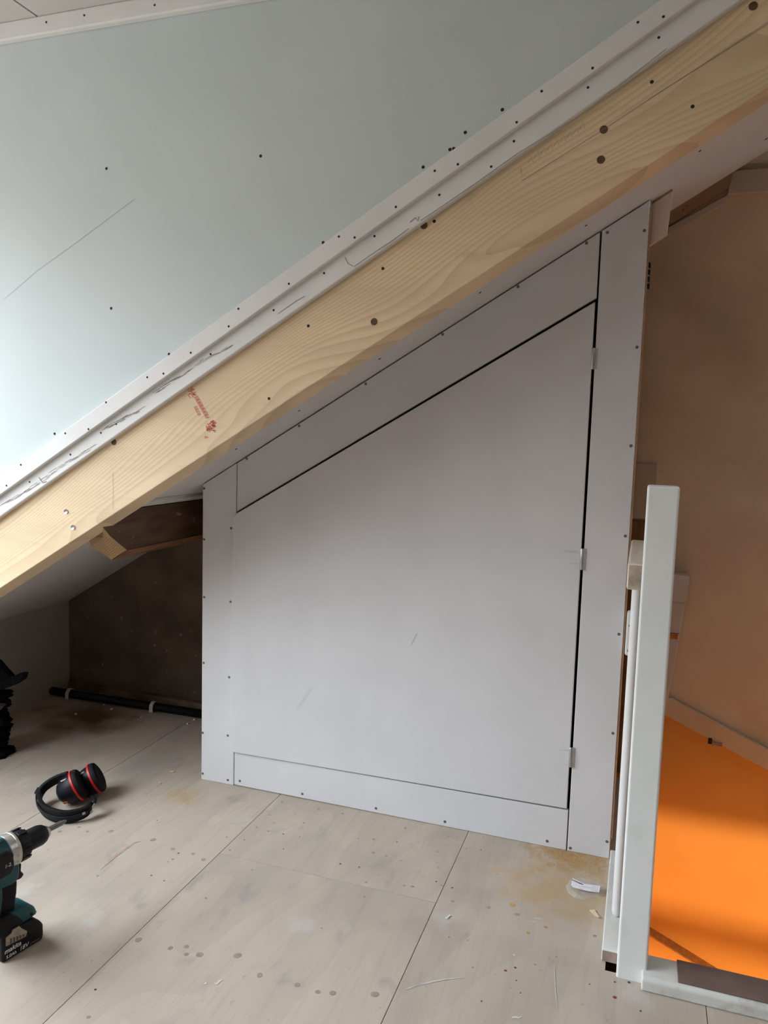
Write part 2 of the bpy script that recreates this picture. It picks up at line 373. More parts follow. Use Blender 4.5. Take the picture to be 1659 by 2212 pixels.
spots([(513, 697, 16), (720, 748, 20), (686, 680, 22, 't'), (800, 880, 15, 't'), (926, 839, 13), (259, 654, 13), (255, 557, 7, 'd'), (1276, 902, 14), (847, 1108, 11), (707, 1129, 9, 'd'), (637, 1150, 12, 'r'), (714, 1221, 6, 'd'), (1420, 1342, 15, 'r'), (1420, 1232, 8, 'd'), (1495, 1198, 11, 'd'), (1522, 1235, 11, 'd'), (223, 190, 8), (148, 298, 8), (155, 411, 9), (358, 275, 6), (460, 285, 5, 'd'), (401, 1128, 8), (368, 934, 6), (233, 910, 5, 'd'), (1240, 1248, 7, 'r'), (1002, 1053, 9), (140, 512, 7, 'd'), (180, 540, 8), (1605, 1440, 8, 'r'), (465, 1370, 8, 'r'), (745, 1310, 6, 'r')], 900, 1750, 3.318)
spots([(828, 158, 20), (1143, 222, 20), (1290, 290, 17), (1290, 367, 12), (1252, 387, 8), (1520, 370, 18), (1440, 325, 14), (1033, 968, 27), (1272, 1030, 22), (1390, 1020, 18), (1390, 1077, 18), (1490, 1080, 28), (1537, 657, 10), (712, 1340, 9, 'd'), (660, 1545, 17), (445, 160, 14), (590, 127, 12), (653, 160, 12), (728, 491, 10), (1332, 322, 9, 'r'), (1130, 488, 8, 'r'), (1225, 528, 6, 'r'), (1173, 77, 5, 'd')], 0, 1750, 3.456)
bm = bmesh.new()
rf = random.Random(11)
def fl(path, ox, oy, s, w):
    P = [onz(ox+x/s, oy+y/s, .0003) for x, y in path]; Q = []
    for a, b in zip(P, P[1:]):
        n = max(3, int((b-a).length/.006)); Q += [a.lerp(b, k/n)+Vector((rf.uniform(-1, 1), rf.uniform(-1, 1), 0))*w*.12 for k in range(n)]
    Q.append(P[-1]); N = len(Q)-1
    ribbon_bm(Q, [w*(.15+.85*math.sin(math.pi*(i+.001)/N))*rf.uniform(.6, 1.1) for i in range(N+1)], (0, 0, 1), bm)
fl([(0, 1258), (90, 1233), (190, 1215), (300, 1205), (370, 1200)], 900, 1750, 3.318, .0035)
fl([(0, 1266), (120, 1231), (240, 1212)], 900, 1750, 3.318, .002)
fl([(800, 795), (860, 802)], 900, 1750, 3.318, .003); fl([(835, 775), (905, 782)], 900, 1750, 3.318, .005)
fl([(690, 1030), (705, 1045)], 900, 1750, 3.318, .005); fl([(585, 445), (635, 468)], 900, 1750, 3.318, .003)
fl([(220, 765), (232, 790)], 900, 1750, 3.318, .005); fl([(680, 1492), (700, 1484), (730, 1488), (755, 1480)], 900, 1750, 3.318, .006)
fl([(205, 1570), (230, 1578), (245, 1555), (270, 1552)], 400, 1650, 3.318, .005); fl([(138, 1578), (155, 1572)], 400, 1650, 3.318, .006)
fl([(1575, 1620), (1659, 1590)], 400, 1650, 3.318, .003); fl([(1380, 1825), (1440, 1690), (1470, 1600)], 400, 1650, 3.318, .0008)
fl([(985, 1100), (995, 1300), (1010, 1420)], 900, 1750, 3.318, .0025)
tag(link('paint_smear', tomesh(bm, 'paint_smear'), SCUFF, floor), kind='stuff')
bm = bmesh.new()
fl([(755, 440), (830, 370), (920, 300), (1000, 245), (1050, 235)], 0, 1750, 3.456, .010)
tag(link('pink_stain', tomesh(bm, 'pink_stain'), mat('pink_chalk_stain', (.47, .33, .25), .8, .15, 40), floor), kind='stuff')

# ------------------------------------------------------------------ beam, dormer cheek and trims
YB = -.42
def offs(Y, *pix):                       # height of a sloping line above the roof plane, on plane y=Y
    v = [ony(x, y, Y) for x, y in pix]
    return sum(p.z-(Z0+M_*p.x) for p in v)/len(v)
B0 = offs(YB, (0, 1266), (800, 762), (300, 1069.6)); 
YBB = sum(onslope(x, y, B0).y for x, y in ((0, 1280), (800, 788), (1300, 457)))/3
B1 = B0 + .225
def slope_board(name, y0, y1, o0, o1, x0, x1, m, parent=None, bevel=0., seg=2):
    return prism(name, [(x0, y0, sl(x0, o0)), (x1, y0, sl(x1, o0)), (x1, y0, sl(x1, o1)), (x0, y0, sl(x0, o1))], (0, y1-y0, 0), m, parent, bevel, seg)
beam = root('roof_beam', (-.9, YB, .43), 'long pale pine roof beam running up diagonally under the blue board', 'beam')
slope_board('timber', YB, YBB, B0, B1, -1.30, 2.15, PINE, beam, .002, 2)
def on_face(parent, me, name, pix, Y, rx=0., sc=None):
    for x, y in pix:
        p = ony(x, y, Y); s = sc or 1.
        place(name, me, parent, p, (0, random.uniform(0, 3), 0), (s, 1, s))
on_face(beam, KNOTM, 'bolt_hole', [(808, 695), (916, 487), (246, 955), (1304, 280), (1298, 345), (1627, 13)], YB)
on_face(beam, HOLEM, 'nail_hole', [(581, 861), (827, 580), (1408, 177), (938, 478), (666, 704), (1496, 230)], YB)
on_face(beam, ZSCREWM, 'zinc_screw', [(143, 1105), (158, 1139)], YB)
# red stamp on the beam: illegible ornaments and letters
bm = bmesh.new()
def stamp_stroke(pts, w=.0012): ribbon_bm([ony(390+x/15.8, 820+y/15.8, YB-.0006) for x, y in pts], w, (0, -1, 0), bm)
rs = random.Random(3)
def scribble(cx, cy, n, rr, L, w):
    for k in range(n):
        a = rs.choice((-.55, 1.0, .2))+rs.uniform(-.3, .3); x = cx+rs.uniform(-rr, rr)*.75; y = cy+rs.uniform(-rr, rr)
        stamp_stroke([(x, y), (x+L*math.cos(a), y+L*math.sin(a))], w)
scribble(330, 400, 18, 150, 110, .0014); scribble(990, 1580, 34, 170, 120, .0016)
for k in range(7):                        # a row of small angular letters
    x = 500+58*k; y = 640+105*k
    stamp_stroke([(x-20, y-30), (x+80, y-75), (x+125, y+5), (x+20, y+50), (x-20, y-30)], .0014)
    stamp_stroke([(x+30, y-45), (x+70, y+25)], .0012)
for k in range(4):
    x = 460+40*k; y = 950+80*k
    stamp_stroke([(x, y), (x+75, y-40), (x+100, y+20)], .0014); stamp_stroke([(x+10, y+10), (x+60, y+50)], .0012)
scribble(850, 1940, 12, 60, 60, .0006)
link('red_stamp', tomesh(bm, 'red_stamp'), STAMP, beam)['label'] = 'faded red ink stamp'
bm = bmesh.new()
def pen(pts, Y, w=.0012, b=None): ribbon_bm([ony(x, y, Y-.0006) for x, y in pts], w, (0, -1, 0), b or bm)
pen([(1125, 362), (1128, 390), (1300, 282), (1440, 190), (1659, 48)], YB, .0008); pen([(1400, 215), (1659, 52)], YB, .0006)
pen([(244, 1020), (244, 1100)], YB, .0006)
for k in range(9): pen([(1140+14*k, 352-9*k), (1148+14*k, 338-9*k+rs.uniform(-4, 4)), (1152+14*k, 350-9*k)], YB, .0007)
tag(link('pencil_mark', tomesh(bm, 'pencil_mark'), PENCIL, beam), kind='stuff')

Y2 = YB-.016; Y1 = YB-.030
T2a = offs(Y2, (509, 760), (0, 1113), (1000, 423)); T2b = offs(Y2, (500, 721), (0, 1077))+.012
T1a = offs(Y1, (500, 709), (0, 1068), (917, 420)); T1b = offs(Y1, (500, 670), (0, 1030), (843.6, 420))
t2 = slope_board('trim_1', Y2, YB+.06, T2a, T2b, -1.30, 2.15, TRIMW, None, .003, 2); tag(t2, kind='structure')
t1 = slope_board('trim_2', Y1, YB+.06, T1a, T1b, -1.30, 2.15, TRIMW, None, .002, 2); tag(t1, kind='structure')
on_face(t1, NAILM, 'nail_head', [(141, 936), (191, 927), (229, 869), (45, 1004), (14, 1049), (353, 807), (318, 815), (412, 762), (494, 705), (515, 667), (624, 613), (732, 511), (766, 513), (855, 447), (939, 369), (989, 355), (1116, 264), (1170, 197), (1280, 147), (1378, 48), (1433, 36)], Y1)
on_face(t2, NAILM, 'nail_head', [(64, 1041), (152, 982), (218, 935), (251, 916), (591, 670), (700, 590), (809, 510), (949, 421), (1061, 360), (1110, 305), (1270, 189), (1423, 81), (455, 765)], Y2)
bm = bmesh.new()
pen([(765, 576), (800, 551), (850, 518), (884, 493)], Y2, .0012); pen([(745, 556), (752, 570), (763, 575)], Y2, .0012)
pen([(886, 480), (897, 470), (903, 478), (905, 468)], Y2, .0018); pen([(908, 477), (960, 442), (1030, 394), (1120, 330), (1240, 258), (1290, 222), (1440, 105)], Y2, .0011)
for (ax, ay), (bx_, by_), n in (((0, 1096), (95, 1035), 24), ((100, 1028), (200, 965), 20), ((220, 930), (300, 887), 22), ((330, 850), (410, 800), 16), ((420, 790), (500, 745), 14)):
    for k in range(n):
        t = k/n; x = ax+(bx_-ax)*t; y = ay+(by_-ay)*t+rs.uniform(-4, 4); L = rs.uniform(8, 20)
        pen([(x, y), (x+L, y-L*.62)], Y2, rs.uniform(.0005, .0012))
pen([(600, 678), (640, 650), (658, 640)], Y2, .0012); pen([(84, 1031), (92, 1043), (101, 1040)], Y2, .002)
tag(link('pencil_mark', tomesh(bm, 'pencil_mark'), PENCIL, t2), kind='stuff')

YW = YB-.012
ZC = ony(0, 50, YW-.02).z
wc = prism('wall_cheek', [(-1.30, YW, sl(-1.30, T1b-.03)), (2.1, YW, sl(2.1, T1b-.03)), (2.1, YW, ZC+.03), (-1.30, YW, ZC+.03)], (0, .05, 0), BLUEW); tag(wc, kind='structure')
on_face(wc, HOLEM, 'screw', [(230, 364), (563, 337), (240, 666), (118, 937), (365, 765), (1085, 237), (1005, 286), (972, 323), (980, 321), (914, 361), (698, 524)], YW)
bm = bmesh.new(); pen([(10, 645), (80, 585), (170, 520), (290, 430)], YW, .0008)
link('pencil_mark', tomesh(bm, 'pencil_mark'), mat('faint_pencil', (.42, .48, .48), .8), wc)
# dormer ceiling, two panels with a joint, and its cornice strip
ceil = root('ceiling', (0, -1.5, ZC), kind='structure')
JX = onz(80, 35, ZC).x
box('ceiling_panel', (-1.25, -3.6, ZC), (JX-.003, YW-.0, ZC+.02), CEILD, ceil)
box('ceiling_panel', (JX+.003, -3.6, ZC), (2.3, YW, ZC+.02), CEILD, ceil)
box('ceiling_backing', (-1.25, -3.6, ZC+.021), (4., YW, ZC+.06), SUBFLOOR, ceil)
box('ceiling_panel', (2.306, -3.6, ZC), (4., YW, ZC+.02), ROOMD, ceil)
zt = ony(0, 89.5, YW-.02).z
t3 = box('trim_3', (-1.20, YW-.022, zt), (2.1, YW, ZC-.0), TRIMW, None, .004); tag(t3, kind='structure')
on_face(t3, NAILM, 'nail_head', [(100, 48), (182, 33), (334, 11)], YW-.022)

# ------------------------------------------------------------------ sloping ceiling beyond the beam
cs = root('ceiling', (.6, 0, sl(.6)), kind='structure')
XP = -.075
slope_board('ceiling_board', YBB-.03, .25, .0, .0125, XP, 1.62, CEILW, cs, .0015, 1)
slope_board('ceiling_board', YBB-.03, .25, .0, .0125, 1.625, 2.15, CEILW, cs, .0015, 1)
slope_board('lower_ceiling_board', YBB-.03, .60, .030, .045, -1.10, -.16, CEILW, cs, .0015, 1)
slope_board('edge_lath', YBB-.03, .30, -.012, .0, XP-.012, XP+.012, CEILW, cs, .002, 1)
slope_board('bare_strip', .25, .60, .036, .05, XP, 1.537, MDF, cs)
slope_board('roof_deck', YB+.02, .75, .09, .13, -1.3, 2.3, SUBFLOOR, cs)
box('flat_ceiling_board', (1.45, .252, 2.032), (4., .60, 2.05), CEILW, cs)
box('flat_ceiling_board', (2.0, YB+.06, ZC), (4., .25, ZC+.02), CEILW, cs)
def on_slope(parent, me, name, pix, off=0.):
    for x, y in pix:
        p = onslope(x, y, off)
        o = place(name, me, parent, p, (math.pi/2, 0, 0)); o.rotation_mode = 'XYZ'
        o.rotation_euler = (Matrix.Rotation(-SLOPE, 3, 'Y') @ Matrix.Rotation(math.pi/2, 3, 'X')).to_euler()
on_slope(cs, SLOTM, 'ceiling_screw', [(1266, 487), (1037, 632), (820, 775), (646, 887), (510, 970), (1512, 326), (1655, 300)])
on_slope(cs, SLOTM, 'ceiling_screw', [(1488, 420), (1483, 444), (1475, 454)], .036)

# ------------------------------------------------------------------ gable wall, knee wall, shell of the attic
YG = .56
gl = box('wall_gable', (-1.2, YG+.02, -.02), (1.30, YG+.12, 2.1), OLDWALL); tag(gl, kind='structure')
gr = prism('wall_stair', [(1.295, YG, .0), (4., YG, .0), (4., YG, 2.4), (1.295, YG, 2.4)], (0, .12, 0), PLASTER); tag(gr, kind='structure')
go = box('wall_stair_lower', (1.295, YG+.002, -2.7), (4., YG+.12, -.0), ORANGE); tag(go, kind='structure')
go2 = prism('wall_stair_paint', [(1.295, YG-.003, -2.7), (4., YG-.003, -2.7), (4., YG-.003, .17-.42*(4-1.785)), (1.785, YG-.003, .112), (1.463, YG-.003, .247), (1.295, YG-.003, .247+.42*.168)], (0, .004, 0), ORANGE); tag(go2, kind='structure')
kw = box('wall_knee', (-1.16, -.55, -.02), (-1.04, YG+.02, .46), KNEEW); tag(kw, kind='structure')
kb = prism('baseboard_knee', [(-1.04, -.5, .0), (-1.026, -.5, .0), (-1.026, -.5, .064), (-1.04, -.5, .068)], (0, YG+.5, 0), KNEEW); tag(kb, kind='structure')
# dormer front with its window opening
wf = root('wall_dormer_front', (WIN_X, -1.8, 0), kind='structure')
box('wall_panel', (WIN_X-.1, -3.6, -.02), (WIN_X, -.62, WIN_Z0), ROOMW, wf)
box('wall_panel', (WIN_X-.1, -3.6, WIN_Z1), (WIN_X, YB, ZC+.05), ROOMW, wf)
box('wall_panel', (WIN_X-.1, -3.6, WIN_Z0), (WIN_X, WIN_Y0, WIN_Z1), ROOMW, wf)
box('wall_panel', (WIN_X-.1, WIN_Y1, .4), (WIN_X, YB+.02, WIN_Z1), ROOMW, wf)
win = root('window_1', (WIN_X, -1.8, WIN_Z0), kind='structure')
for a, b in (((WIN_Y0, WIN_Z0), (WIN_Y1, WIN_Z0+.05)), ((WIN_Y0, WIN_Z1-.05), (WIN_Y1, WIN_Z1)), ((WIN_Y0, WIN_Z0), (WIN_Y0+.05, WIN_Z1)), ((WIN_Y1-.05, WIN_Z0), (WIN_Y1, WIN_Z1)), ((-1.80, WIN_Z0), (-1.74, WIN_Z1))):
    box('window_frame', (WIN_X-.07, a[0], a[1]), (WIN_X-.03, b[0], b[1]), TRIMW, win, .003, 1)
sh = box('wall_back', (-1.25, -3.7, -.02), (4., -3.6, 2.35), ROOMD); tag(sh, kind='structure')
sh = box('wall_right', (4., -3.7, -2.7), (4.1, .7, 2.45), ROOMD); tag(sh, kind='structure')
# hall below the stairwell
sh = box('wall_hall_left', (1.26, -.2, -2.7), (1.385, YG, -.02), ORANGE); tag(sh, kind='structure')
sh = box('wall_hall_front', (1.26, -2.4, -2.7), (4., -2.3, -.20), HALLW); tag(sh, kind='structure')
sh = box('wall_hall_side', (1.26, -2.3, -2.7), (1.38, -.2, -.20), HALLW); tag(sh, kind='structure')
sh = box('floor_hall', (1.26, -2.4, -2.8), (4.1, .7, -2.7), HALLW); tag(sh, kind='structure')
# lower ledge on the stair wall
ledge = prism('trim_4', [(1.385, YG, -.527+.43*.073), (2.6, YG, -.527-.43*1.142), (2.6, YG, -2.6), (1.385, YG, -2.6)], (0, -.045, 0), ORANGE, None, .002, 1); tag(ledge, kind='structure')
prism('ledge_top', [(1.385, YG-.003, -.527+.43*.073+.001), (2.6, YG-.003, -.527-.43*1.142+.001), (2.6, YG-.003, -.527-.43*1.142+.006), (1.385, YG-.003, -.527+.43*.073+.006)], (0, -.048, 0), mat('dusty_ledge', (.42, .20, .06), .9, .2, 60), ledge)
# cream skirting that follows the stairs down the plaster wall
sk = prism('baseboard_stair', [(1.447, YG, .247+.006), (2.6, YG, .112-.42*.815), (2.6, YG, .182-.42*.815), (1.785, YG, .180), (1.475, YG, .311), (1.455, YG, .311)], (0, -.022, 0), mat('cream_skirting_paint', (.62, .47, .33), .6, .05, 6), None, .004, 2); tag(sk, kind='structure')
# trims at the head of the plaster wall
pk = mat('warm_lit_white_trim', (.66, .53, .44), .6, .04, 6)  # white trim with the pinkish warm light from the stairwell put into its colour
a0, a1 = ony(1440, 497, YG), ony(1573, 424, YG)
mS = (a1.z-a0.z)/(a1.x-a0.x)
th = .020
x0 = 1.30; t5 = prism('trim_5', [(x0, YG, a0.z+(x0-a0.x)*mS-th), (a1.x, YG, a1.z-th), (a1.x, YG, a1.z+.004), (x0, YG, a0.z+(x0-a0.x)*mS+.004)], (0, -.012, 0), pk, None, .002, 1); tag(t5, kind='structure')
b0, b1 = ony(1583, 368, YG-.02), ony(1571, 420, YG-.02)
t6 = prism('trim_6', [(b1.x, YG, b1.z), (4., YG, b1.z), (4., YG, b0.z+.008), (b0.x, YG, b0.z)], (0, -.02, 0), pk, None, .002, 1); tag(t6, kind='structure')
bm = ribbon_bm([ony(x, y, YG) for x, y in ((1440, 985), (1458, 978), (1480, 974), (1500, 982), (1530, 992), (1570, 998), (1620, 994), (1659, 988))], .004, (0, -1, 0), None, .0015)
tag(link('plaster_ridge', tomesh(bm, 'plaster_ridge'), mat('pale_plaster_ridge', (.70, .55, .42), .9), gr), kind='stuff')
q0, q1 = ony(1530, 1594, YG-.024), ony(1560, 1608, YG-.024)
box('loose_flap', (q0.x, YG-.026, q1.z-.004), (q0.x+.012, YG-.0225, q0.z), SUBFLOOR, sk); box('loose_flap', (q0.x+.012, YG-.028, q1.z-.006), (q1.x, YG-.0225, q1.z+.004), RAWWOODCUT, sk)
# beige cover plate and brown timber beside the cupboard
pa, pb = ony(1375, 1000, YG), ony(1412, 1122, YG)
cp = box('cover_plate', (1.295, YG-.010, pb.z), (pb.x, YG, pa.z), mat('beige_cover_plate', (.50, .40, .29), .6, .04, 8), None, .003); tag(cp, 'plain beige cover plate on the plaster wall above the newel post', 'cover plate')
bt = box('wood_stud', (1.296, YG-.012, .02), (1.392, YG, pb.z-.006), mat('brown_stud_wood', (.20, .10, .04), .7, .2, 8, stretch=(8, 8, 1)), None, .002); tag(bt, 'dark brown timber upright on the wall behind the white handrail', 'stud')

# ------------------------------------------------------------------ purlin stub
pur = root('purlin', (-.16, .2, .78), 'dark old purlin stub with sawn end poking out under the pine beam', 'purlin')
YP = -.24
A, B, C, D = (ony(x, y, YP) for x, y in ((189, 1161), (198, 1180), (240.5, 1209), (274, 1188)))
# right-hand face: leans from D up to the ceiling edge
top = Vector((XP, 0, sl(XP)))
fx, fz = top.x-D.x, top.z-D.z
def on_rface(px, py):
    r = ray(px, py); n = Vector((fz, 0, -fx)); q = Vector((D.x, 0, D.z)); t = (q-CAM).dot(n)/r.dot(n); return CAM+r*t
E_, F_ = on_rface(238, 1158.5), on_rface(222, 1138.6)
Gp = Vector((top.x-.013, YBB+.01, sl(top.x-.013)-.0135)); Hp = Vector((A.x-.02, YP+.02, sl(A.x-.02)+.028))
front = [A, B, C, D, E_, F_, Gp, Hp]
def purl(name, idx, m):
    bmx = bmesh.new(); vs = []
    for i in idx: vs.append((bmx.verts.new(front[i]), bmx.verts.new(Vector((front[i].x, YG+.02, front[i].z)))))
    for p, q in zip(vs, vs[1:]): bmx.faces.new((p[0], p[1], q[1], q[0]))
    return bmx
bm = purl('body', [0, 1, 2, 3, 4, 5, 6, 7, 0], DARKWOOD); bmesh.ops.remove_doubles(bm, verts=bm.verts, dist=1e-5)
body = link('body', tomesh(bm, 'body'), DARKWOOD, pur)
bm = bmesh.new(); vs = [bm.verts.new(p) for p in front]; c = bm.verts.new(sum(front, Vector())/8+Vector((0, -.004, 0)))
for i in range(8): bm.faces.new((vs[i], vs[(i+1) % 8], c))
link('sawn_end', tomesh(bm, 'sawn_end'), ENDGRAIN, pur)['label'] = 'pale sawn end grain'
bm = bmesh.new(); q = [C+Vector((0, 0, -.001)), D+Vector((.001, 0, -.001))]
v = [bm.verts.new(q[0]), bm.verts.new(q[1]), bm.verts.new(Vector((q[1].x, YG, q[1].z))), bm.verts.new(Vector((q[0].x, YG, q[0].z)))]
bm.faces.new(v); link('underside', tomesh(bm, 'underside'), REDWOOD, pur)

# ------------------------------------------------------------------ cupboard front under the slope
cup = root('eaves_cupboard', (.657, 0, 0), 'white cupboard front with sloping door fitted under the slanted ceiling', 'cupboard')
TH = .018; e = .0012
XL0, XL1 = 0., .1232
XR0 = ony(1222, 1838).x+.004; XR1 = ony(1316, 1858).x
def panel(name, pts, bev=.0015): return prism(name, [(x, 0, z) for x, z in pts], (0, TH, 0), WHITE, cup, bev, 1)
TOPG = .004
ls = panel('stile', [(XL0, 0), (XL1-e, 0), (XL1-e, sl(XL1)-TOPG), (XL0, sl(XL0)-TOPG)])
rs_ = panel('stile', [(XR0, 0), (XR1, 0), (XR1, sl(XR1)-TOPG), (XR0, sl(XR0)-TOPG)])
DT0, DT1 = ony(513, 1107), ony(1283, 650)            # line of the gap above the door
mD = (DT1.z-DT0.z)/(DT1.x-DT0.x)
def gl_(x): return DT0.z+(x-DT0.x)*mD
XT1 = XR0-.005
tr = panel('top_rail', [(XL1+e, gl_(XL1)+.005), (XT1, gl_(XT1)+.005), (XT1, sl(XT1)-TOPG), (XL1+e, sl(XL1)-TOPG)])
bl, br_ = ony(505, 1627).z, ony(1222, 1749).z
bb = .1185
br = panel('bottom_rail', [(XL1+e, .003), (XR0-.003, .0), (XR0-.003, bb), (XL1+e, bb-.004)])
# door: hung on the right, standing a few millimetres proud at its free left edge
dx0, dx1 = ony(504, 1400).x, XR0-.0075
def dy(x): return -.0135*(1-(x-dx0)/(dx1-dx0))
dz0, dz1 = bb+.0012, bb+.005
ch = .012
dp = [(dx0, dz0), (dx1, dz1), (dx1, gl_(dx1)-.004), (dx0+ch, gl_(dx0+ch)-.004), (dx0, gl_(dx0)-.012)]
door = prism('door', [(x, dy(x), z) for x, z in dp], (0, .0115, 0), WHITE, cup, .002, 2)
for (hx, hy, hh) in ((1277, 775, 46), (1253, 1207, 46), (1230, 1634, 42)):
    p = ony(hx, hy); z0_, z1_ = ony(hx, hy+hh/2).z, ony(hx, hy-hh/2).z
    hb = lathe('hinge', [(0, .0035), (.002, .0045), (z1_-z0_-.002, .0045), (z1_-z0_, .0035)], (0, 0, 1), (XR0-.005, -.0045, z0_), BRIGHT, door, 14)
    hb['label'] = 'zinc steel hinge'
    bm = prism_bm([(XR0-.002, -.0015, z0_), (XR0+.006, -.0015, z0_), (XR0+.006, -.0015, z1_), (XR0-.002, -.0015, z1_)], (0, .0014, 0), .0004, 1)
    link('hinge_leaf', tomesh(bm, 'hinge_leaf'), BRIGHT, door)
bm = bmesh.new()
for pts in ([(1220, 1192), (1250, 1194)], [(1219, 1190), (1245, 1190)], [(1232, 1217), (1250, 1218)], [(888, 1392), (900, 1368)], [(640, 1530), (670, 1485)], [(640, 1217), (642, 1207)], [(1210, 1620), (1228, 1621)]):
    ribbon_bm([ony(x, y, -.0148) if x < 700 else ony(x, y, dy(ony(x, y).x)-.001) for x, y in pts], .0012, (0, -1, 0), bm)
tag(link('pencil_mark', tomesh(bm, 'pencil_mark'), mat('faint_grey_pencil', (.50, .49, .50), .8), door), kind='stuff')
on_face(ls, SCREWM, 'screw', [(441, 1055), (441, 1165), (441, 1290), (440, 1432), (438, 1583), (438, 1671), (499, 1141), (498, 1300), (495, 1463), (492, 1589), (492, 1685)], 0)
on_face(rs_, SCREWM, 'screw', [(1312, 502), (1392, 498), (1376, 750), (1363, 963), (1351, 1158), (1337, 1370), (1324, 1584), (1311, 1818), (1232, 1832)], 0)
on_face(br, SCREWM, 'screw', [(518, 1687), (653, 1715), (812, 1746), (961, 1775), (1182, 1817)], 0)
on_face(tr, SCREWM, 'screw', [(1267, 525), (1119, 619), (956, 722), (790, 829), (646, 920), (533, 991)], 0)
prism('side_panel', [(XR1-.012, TH+.001, .0), (XR1-.012, YG-.02, .0), (XR1-.012, YG-.02, sl(XR1-.012)-.005), (XR1-.012, TH+.001, sl(XR1-.012)-.005)], (.010, 0, 0), BROWNEDGE, cup)
prism('side_panel', [(.004, TH+.001, .0), (.004, YG-.0, .0), (.004, YG-.0, .98), (.004, TH+.001, .98)], (.012, 0, 0), BROWNEDGE, cup)  # unseen left side, added to keep the gaps round the door dark
prism('edge_strip', [(XR1+.0003, .002, .06), (XR1+.0003, .03, .06), (XR1+.0003, .03, sl(XR1)-.02), (XR1+.0003, .002, sl(XR1)-.02)], (.0045, 0, 0), BROWNEDGE, cup, .0005, 1)
# black slotted clip on the cupboard's raw edge
ck = root('edge_clip', (XR1+.006, .012, 1.53), 'small black slotted clip on the right raw edge of the cupboard', 'clip')
za, zb = ony(1401, 626, .01).z, ony(1403, 566, .01).z
for k in range(4):
    z = za+(zb-za)*k/4
    prism('rib', [(XR1+.005, .004, z+.002), (XR1+.011, .004, z+.002), (XR1+.011, .004, z+(zb-za)/4-.003), (XR1+.005, .004, z+(zb-za)/4-.001)], (0, .012, 0), BLACK, ck, .0006, 1)
box('backing', (XR1+.0048, .005, za), (XR1+.007, .018, zb), BRIGHT, ck)
# short white block against the ceiling behind the cupboard
blk = root('ceiling_block', (1.34, .03, 1.7), 'short white board, coloured as lit warm, hanging from the slope right of the cupboard top', 'board')
q = [ony(1409, 440, .035), ony(1454, 411, .035), ony(1441, 506, .035), ony(1403, 530, .035)]
prism('board', [(XR1+.005, .035, q[0].z), tuple(q[1]), tuple(q[2]), (XR1+.005, .035, q[3].z)], (0, .02, 0), pk, blk, .001, 1)
q = [ony(1409, 430, .037), ony(1450, 402, .037), ony(1453, 411, .037), ony(1409, 440, .037)]
prism('top_lath', [tuple(p) for p in q], (0, .016, 0), BROWNEDGE, blk)

# ------------------------------------------------------------------ stair railing
NX0, NX1, NY0, NY1 = 1.350, 1.4125, -.490, -.430
nw = root('newel_post', ((NX0+NX1)/2, -.46, -.1), 'tall square white newel post at the corner of the stairwell', 'post')
box('post', (NX0, NY0, -.12), (NX1, NY1, 1.078), NEWELW, nw, .0045, 3)
hr = root('handrail', (1.352, -.2, .85), 'worn wooden handrail with a cut end behind the newel post', 'handrail')
box('rail', (1.320, NY1+.001, .848), (1.386, -.002, .906), RAILWOOD, hr, .006, 3)
bm = prism_bm([(1.3235, NY1+.0005, .8515), (1.3825, NY1+.0005, .8515), (1.3825, NY1+.0005, .9025), (1.3235, NY1+.0005, .9025)], (0, -.0004, 0))
link('cut_end', tomesh(bm, 'cut_end'), RAILEND, hr)['label'] = 'stained sawn end'
brl = root('base_rail', (1.35, -.2, 0.), 'low white base rail on the floor beside the stairwell', 'rail')
box('rail', (1.316, -.448, .0005), (1.386, -.002, .030), DIRTYW, brl, .003, 2)
bm = prism_bm([(1.318, -.4483, .002), (1.384, -.4483, .002), (1.384, -.4483, .027), (1.318, -.4483, .027)], (0, -.0006, 0))
link('cut_end', tomesh(bm, 'cut_end'), RAWWOODCUT, brl)
BR = .0125; bx, by = 1.331+BR, -.31
sp = lathe('baluster', [(0, .006), (.004, .010), (.012, BR), (.80, BR), (.8178, BR)], (0, 0, 1), (bx, by, .0302), TRIMW, None, 24)
tag(sp, 'round white baluster standing on the base rail beside the newel post', 'baluster')
lat = root('gate_catch', (1.326, -.02, .66), 'small white catch plate with two screws beside the handrail baluster', 'catch')
pz0, pz1 = ony(1352, 1417, -.03).z, ony(1358, 1322, -.03).z
px0 = ony(1350, 1400, -.03).x
box('plate', (px0, -.03, pz0), (px0+.035, -.0, pz1), TRIMW, lat, .006, 3)
for y in (1352, 1406):
    p = ony(1358, y, -.031); place('screw', SCREWM, lat, (px0+.010, -.0305, p.z))
# tapered white end post in the stairwell
sp = root('stair_end_post', (1.48, .5, .25), 'white tapered stair string end standing against the brown plaster wall', 'stair string')
YS = .50
P = lambda x, y: ony(x, y, YS)
tl, trr, mr_, tip = P(1420, 1240), P(1490, 1245), P(1484, 1303), P(1437, 1548)
STRW = mat('stair_string_white', (.62, .56, .50), .55, .04, 9)
prism('cap', [(1.40, YS, mr_.z), (mr_.x, YS, mr_.z), (trr.x, YS, trr.z), (1.40, YS, trr.z+.004)], (0, .05, 0), STRW, sp, .003, 2)
prism('board', [(1.40, YS+.006, mr_.z-.0005), (1.40, YS+.006, tip.z), (tip.x, YS+.006, tip.z), (mr_.x-.003, YS+.006, mr_.z-.0005)], (0, .045, 0), STRW, sp, .003, 2)
q0, q1 = P(1448, 1369), P(1464, 1382)
prism('sticker', [(q0.x, YS+.0055, q1.z), (q1.x, YS+.0055, q1.z), (q1.x, YS+.0055, q0.z), (q0.x, YS+.0055, q0.z)], (0, -.0012, 0), ORANGEMARK, sp)
q0, q1 = P(1448, 1367), P(1468, 1370)
